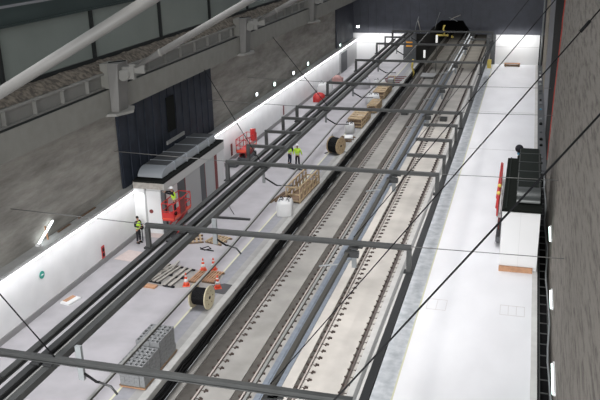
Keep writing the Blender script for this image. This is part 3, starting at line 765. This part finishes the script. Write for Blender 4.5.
for k in range(4):
    tag(MB().box(-.5,.5,-.06,.06,0,.08).build('offcut',plyw,None,(-19.3+.25*k,36.1+.5*k,.15),(0,0,R(20+25*k))),['first','second','third','fourth'][k]+' loose grey board lying across the weathered pallet, counted from the camera','board','loose boards on the weathered pallet')
# scattered pallet heap at (205,240)
simple_pallet((-19.2,41.7,.0),1.2,1.2,wood,'pale broken pallet in the scatter behind the first beams, left one',R(25),5,woodd)
simple_pallet((-17.6,41.9,.0),1.2,1.2,wood,'pale broken pallet in the scatter behind the first beams, right one',R(-15),5,woodd)
tag(MB().tube([(-18.3,40.6,.03),(-17.9,40.3,.03),(-17.6,40.6,.03),(-17.9,40.9,.03),(-18.2,40.4,.03),(-17.3,40.3,.03)],.03,6).build('loose_cable',cable_m),'loose curl of black cable in front of the broken pallets','cable')
tag(MB().box(-1.25,1.25,-.1,.1,0,.1).build('steel_bar',gsteel_d,None,(-18.15,45.7,0),(0,0,R(2))),'long dark bar lying across the left platform floor','bar')
tag(MB().tube([(-20.2,48.5,.02),(-19.6,48.8,.02),(-19,47.6,.02),(-18.3,46.5,.02)],.02,5).build('loose_cable',cable_m),'thin black cable on the bare floor beside the left room','cable')
tag(MB().prism([(-.6,-.7),(.55,-.8),(.7,.6),(-.4,.75)],0,.02).build('floor_board',paper,None,(-22.05,38.6,0)),'pale board lying on the floor in front of the standing worker','board')
e=empty('cardboard_tray',(-22.2,32.4,0),R(-12),'small orange and white box lying by the white wall baseboard','box')
MB().box(-.3,.3,-.45,.45,0,.1).build('box_body',white,e); MB().box(-.28,.0,-.3,.43,.1,.11).build('orange_panel',woodo,e)
e=empty('floor_unit',(-22.2,57.0,0),0,'grey unit on the floor in front of the far red scissor lift','unit')
MB().box(-.4,.3,-.3,.5,0,.5).build('body',dgrey,e,bevel=.03); MB().box(-.3,.2,-.2,.4,.5,.54).build('lid',smooth_grey,e)
e=empty('bollard',(-22.3,40.95,0),0,'black round-headed bollard at the foot of the white side panel','bollard')
MB().tube([(0,0,0),(0,0,.75)],.04,8).build('stem',dgrey,e); MB().ell((0,0,.85),.13,.13,.13,12,8).build('head',black,e)

# concrete block stacks
def block_mesh(L=.5,W=.22,H=.2):
    b=MB(); t=.048
    b.box(0,t,0,L,0,H).box(W-t,W,0,L,0,H).box(t,W-t,0,t,0,H).box(t,W-t,L-t,L,0,H).box(t,W-t,L/2-t/2,L/2+t/2,0,H); return b
bo=None
def stack(x0,y0,nx,ny,nz,label):
    global bo
    e=empty('pallet',(x0+nx*.115,y0+ny*.26,0),0,label,'pallet')
    for y in (-ny*.26,-.05,ny*.26-.1): MB().box(-nx*.115,nx*.115,y,y+.1,0,.08).build('runner',woodo,e)
    MB().box(-nx*.115-.05,nx*.115+.05,-ny*.26-.05,ny*.26+.05,.08,.11).build('deck',woodd,e)
    for k in range(nz):
        for i in range(nx):
            for j in range(ny):
                p=(x0+i*.23+random.uniform(-.01,.01),y0+j*.52+random.uniform(-.012,.012),.11+k*.205)
                if bo is None: bo=block_mesh().build('concrete_block',block_m); o=bo
                else: o=bo.copy(); COL.objects.link(o)
                o.location=p
                ro='rear' if label.startswith('rear') else 'front'
                tag(o,'grey hollow concrete block in the %s of the two block stacks'%ro,'concrete block','hollow blocks in the %s stack'%ro)
stack(-15.72,25.7,5,3,5,'front orange pallet under the nearer stack of concrete blocks')
stack(-15.74,27.35,5,3,6,'rear orange pallet under the farther, taller stack of concrete blocks')

# far goods on the left platform
crate((-15.9,71,0),4.2,1.3,.9,'slatted pine crate half way down the platform beyond the cable drum',5,top=True)
crate((-16.0,84.0,0),5.0,1.2,.8,'slatted pine crate near the far white bags',5,top=True)
crate((-15.3,77.2,0),3.2,.9,.8,'small slatted pine crate by the platform edge between the larger far ones',4,top=True)
simple_pallet((-15.1,66.8,0),1.6,1.3,woodd,'dark pallet with a white sheet behind the far cable drum',0,5)
tag(MB().box(-.35,.4,-.5,.5,0,.12).build('folded_sheet',white,None,(-15.0,67.0,.13),(0,0,.2)),'white folded sheet lying on the dark pallet','sheet')
bulkbag((-15.4,69.3,0),.85,'grey-white bag standing in front of the far crate',.9)
bulkbag((-15.6,81.9,0),1.3,'white bag by the platform edge between the far crates',1.0)
bulkbag((-18.4,89.8,0),1.7,'crumpled white bag on the open floor of the far left platform, the left one',1.1,mat('bag_grey',(.5,.5,.52),.8,bump=.5,scale=4))
bulkbag((-16.5,90.3,0),1.2,'white bag beside the crumpled one on the far platform',.9)
bulkbag((-21.8,85.5,0),1.6,'large white bag by the far white wall, next to the red bundle',1.3)
tag(MB().ell((0,0,.4),.7,.9,.55,12,8).box(-.5,.5,-.7,.7,0,.6).build('tarpaulin_bundle',redp,None,(-21.6,82.0,0)),'bright red bundle by the far white wall','bundle')
tag(MB().box(-.6,.6,-.4,.5,0,.7).ell((0,0,.7),.5,.4,.3).build('tarpaulin_bundle',mat('pink_tarp',(.5,.3,.28),.8),None,(-21.9,92,0)),'dull pink bundle farther along by the white wall','bundle')
for k in range(5):
    tag(BX(-1.2,1.2,-.05,.05,0,.1).build('steel_bar',redd,None,(-15.9+.1*k,92.5+1.1*k,.0),(0,0,R(-10+6*k))),['nearest','second','third','fourth','farthest'][k]+' of the dark red bars lying at the far end of the left platform','bar','dark red bars')
e=empty('tool_cart',(-15.3,91.2,0),0,'small grey trolley by the far platform edge','trolley')
MB().box(-.4,.4,-.6,.6,.25,.45).build('deck',gsteel,e); MB().box(-.3,.3,-.4,.4,.45,.9).build('tool_box',bgrey,e)
for sx in (-1,1):
    for y in (-.4,.4): MB().tube([(sx*.35,y,.13),(sx*.42,y,.13)],.13,12).build('wheel',rubber,e)
MB().tube([(-.35,.6,.45),(-.35,.7,1.1),(.35,.7,1.1),(.35,.6,.45)],.03,6).build('handle',glowy,e)
# tunnel mouth clutter
def worker_light(x,y,z,label,m):
    e=empty('work_lamp',(x,y,-1.1),0,label,'lamp')
    MB().tube([(0,0,0),(0,0,z)],.05,6).build('pole',gsteel,e); MB().box(-.13,.13,-.08,.05,z-.5,z+.5).build('lamp_head',m,e)
worker_light(-13.3,106,2.6,'white lit lamp on a pole left of the tunnel mouth',mat('dim_lamp',(.9,.9,.9),.5,emit=(1,1,.95),es=.5))
worker_light(-11.9,107.5,4.4,'smaller white lamp on a pole nearer the tunnel centre',mat('dim_lamp',(.9,.9,.9)))
for k,(x,y,z,L) in enumerate(((-14.2,101.5,-.9,2.4),(-11,107.6,3.8,1.3),(-9.9,107.7,3.4,.35))):
    tag(MB().tube([(0,0,0),(.15,0,L*.3),(-.1,0,L*.6),(.05,0,L)],.13,6).build('cable_bundle',glowy,None,(x,y,z)),['long hanging yellow cable bundle left of the tunnel mouth','yellow cable bundle at the tunnel crown','tiny yellow cable bundle right of the crown'][k],'cable bundle')
tag(MB().box(-.8,.8,-.1,.1,-.1,.12).build('crown_pipe',glowy,None,(-11.2,107.8,3.75)),'yellow horizontal pipe in the upper part of the tunnel mouth','pipe')
tag(MB().box(-.9,.9,-1.2,1.2,0,.15).build('pale_board',bgrey,None,(-12.4,103.5,ZS+.16)),'pale board lying on the left track near the tunnel mouth','board')
tag(MB().box(-.35,.35,-.4,.4,0,.3).build('track_box',gsteel,None,(-12.2,82,ZS)),'dark box lying on the left track slab far away','box')
tag(MB().box(-.35,.35,-.5,.5,0,.3).build('track_box',gsteel,None,(-7.9,80,ZS)),'dark box lying on the right track slab far away','box')
e=empty('bench',(-1.9,106.6,0),0,'low brown wooden bench in front of the far white wall on the right','bench')
MB().box(-1.0,1.0,-.3,.3,.35,.43).build('seat',woodo,e); MB().box(-1.0,1.0,-.3,-.26,.05,.3).build('front_board',woodd,e)
for x in (-.85,.85): MB().box(x-.08,x+.08,-.28,.28,0,.35).build('leg',woodd,e)
tag(MB().box(-.25,.25,-.2,.2,0,1.1).build('yellow_box',glowy,None,(-4.75,105.0,0)),'small yellow cabinet at the far right platform end','cabinet')
tag(MB().box(-.2,.2,-.2,.2,0,2.4).build('pillar_post',plyw,None,(-5.0,107.0,0)),'beige post beside the far right white wall','post')
# hatch outlines on right floor
def hatch(x0,x1,y0,y1,label,n=1,m=mat('hatch_line',(.64,.62,.62),.6)):
    e=MB(); t=.03
    for k in range(n+1):
        x=x0+(x1-x0)*k/n; e.box(x-t/2,x+t/2,y0,y1,0,.006)
    e.box(x0,x1,y0,y0+t*2,0,.006); e.box(x0,x1,y1-t*2,y1,0,.006)
    tag(e.build('floor_hatch',m),label,'hatch')
hatch(-.45,.72,36.0,37.1,'row of three square hatch outlines on the right platform floor near the wall',3)
hatch(-4.05,-3.1,35.8,37.0,'faint square hatch outline by the yellow line of the right platform',2)
for k,y in enumerate((66,80)):
    struct('trim_%d'%(20+k),MB().box(-4.3,1.0,y,y+.07,0,.004),ledge_m)

# ------------------------------------------------------------ lights
def area(name,loc,sx,sy,power,spread,col=(1,1,1),rot=(0,0,0)):
    l=bpy.data.lights.new(name,'AREA'); l.shape='RECTANGLE'; l.size=sx; l.size_y=sy; l.energy=power; l.spread=R(spread); l.color=col
    o=bpy.data.objects.new(name,l); COL.objects.link(o); o.location=loc; o.rotation_euler=rot; return o
area('hall_lamps_right',(-2.2,70,21.5),2,84,1600,42,(1,.985,1))
area('hall_lamps_left',(-15.5,58,21.5),3,98,2500,50,(.97,.97,1))
area('hall_lamps_track',(-9.2,44,21.5),2,68,1350,44,(1,.97,.93))
for k,(x,z,L,tx) in enumerate(((-14.9,4.0,2.2,.5),(-14.1,4.1,1.6,-.4),(-12.2,4.6,2.2,.6),(-10.3,5.75,.7,1.4),(-9.3,5.6,.5,-1.1))):
    tag(MB().tube([(0,0,0),(tx*.4,-.1,L*.5),(tx,-.05,L)],.05,5).build('loose_cable',[insul,plyw][k%2],None,(x,107.7,z)),['leftmost','second from the left','middle','fourth from the left','rightmost'][k]+' of the pale cable ends sticking up over the tunnel mouth','cable','pale cable ends over the tunnel mouth')
area('tunnel_lamp',(-10,124,5.6),3,24,420,150,(1,.98,.92))
w=bpy.data.worlds.new('hall_ambient'); S.world=w; w.use_nodes=True
w.node_tree.nodes['Background'].inputs[0].default_value=(.92,.96,1,1); w.node_tree.nodes['Background'].inputs[1].default_value=.60

area('led_strip_light_near',(-22.35,25.3,2.95),.06,32.4,190,170,(.97,.98,1),(0,R(12),0))
area('led_strip_light_far',(-22.35,80,2.95),.06,56,330,170,(.97,.98,1),(0,R(12),0))
area('front_fill',(-8,-12,14),16,3,3200,70,(1,1,1),(R(72),0,0))  # added fill behind the camera, brightening faces turned towards it
area('panel_light_right',(-1.5,106.2,3.8),5,.06,95,150,(1,1,1),(R(55),0,0))
area('panel_light_left',(-19.7,106.2,3.8),6,.06,95,150,(1,1,1),(R(55),0,0))
# ------------------------------------------------------------ camera
cam=bpy.data.cameras.new('camera'); co=bpy.data.objects.new('camera',cam); COL.objects.link(co)
RR=[[0.9615693275334762,0.06950290577961267,-0.26561960476404667],[0.2735278055359691,-0.3263945242530052,0.9047923265237893],[-0.023811088708732817,-0.9426748965713706,-0.33286194049284173]]
M=Matrix(((RR[0][0],-RR[0][1],-RR[0][2],0),(RR[1][0],-RR[1][1],-RR[1][2],0),(RR[2][0],-RR[2][1],-RR[2][2],18.5),(0,0,0,1)))
co.matrix_world=M
cam.sensor_width=36; cam.lens=787.27*36/600; cam.clip_end=400; cam.clip_start=.1
S.camera=co
S.view_settings.view_transform='Standard'; S.view_settings.look='None'; S.view_settings.exposure=0; S.view_settings.gamma=1; S.view_settings.use_curve_mapping=False
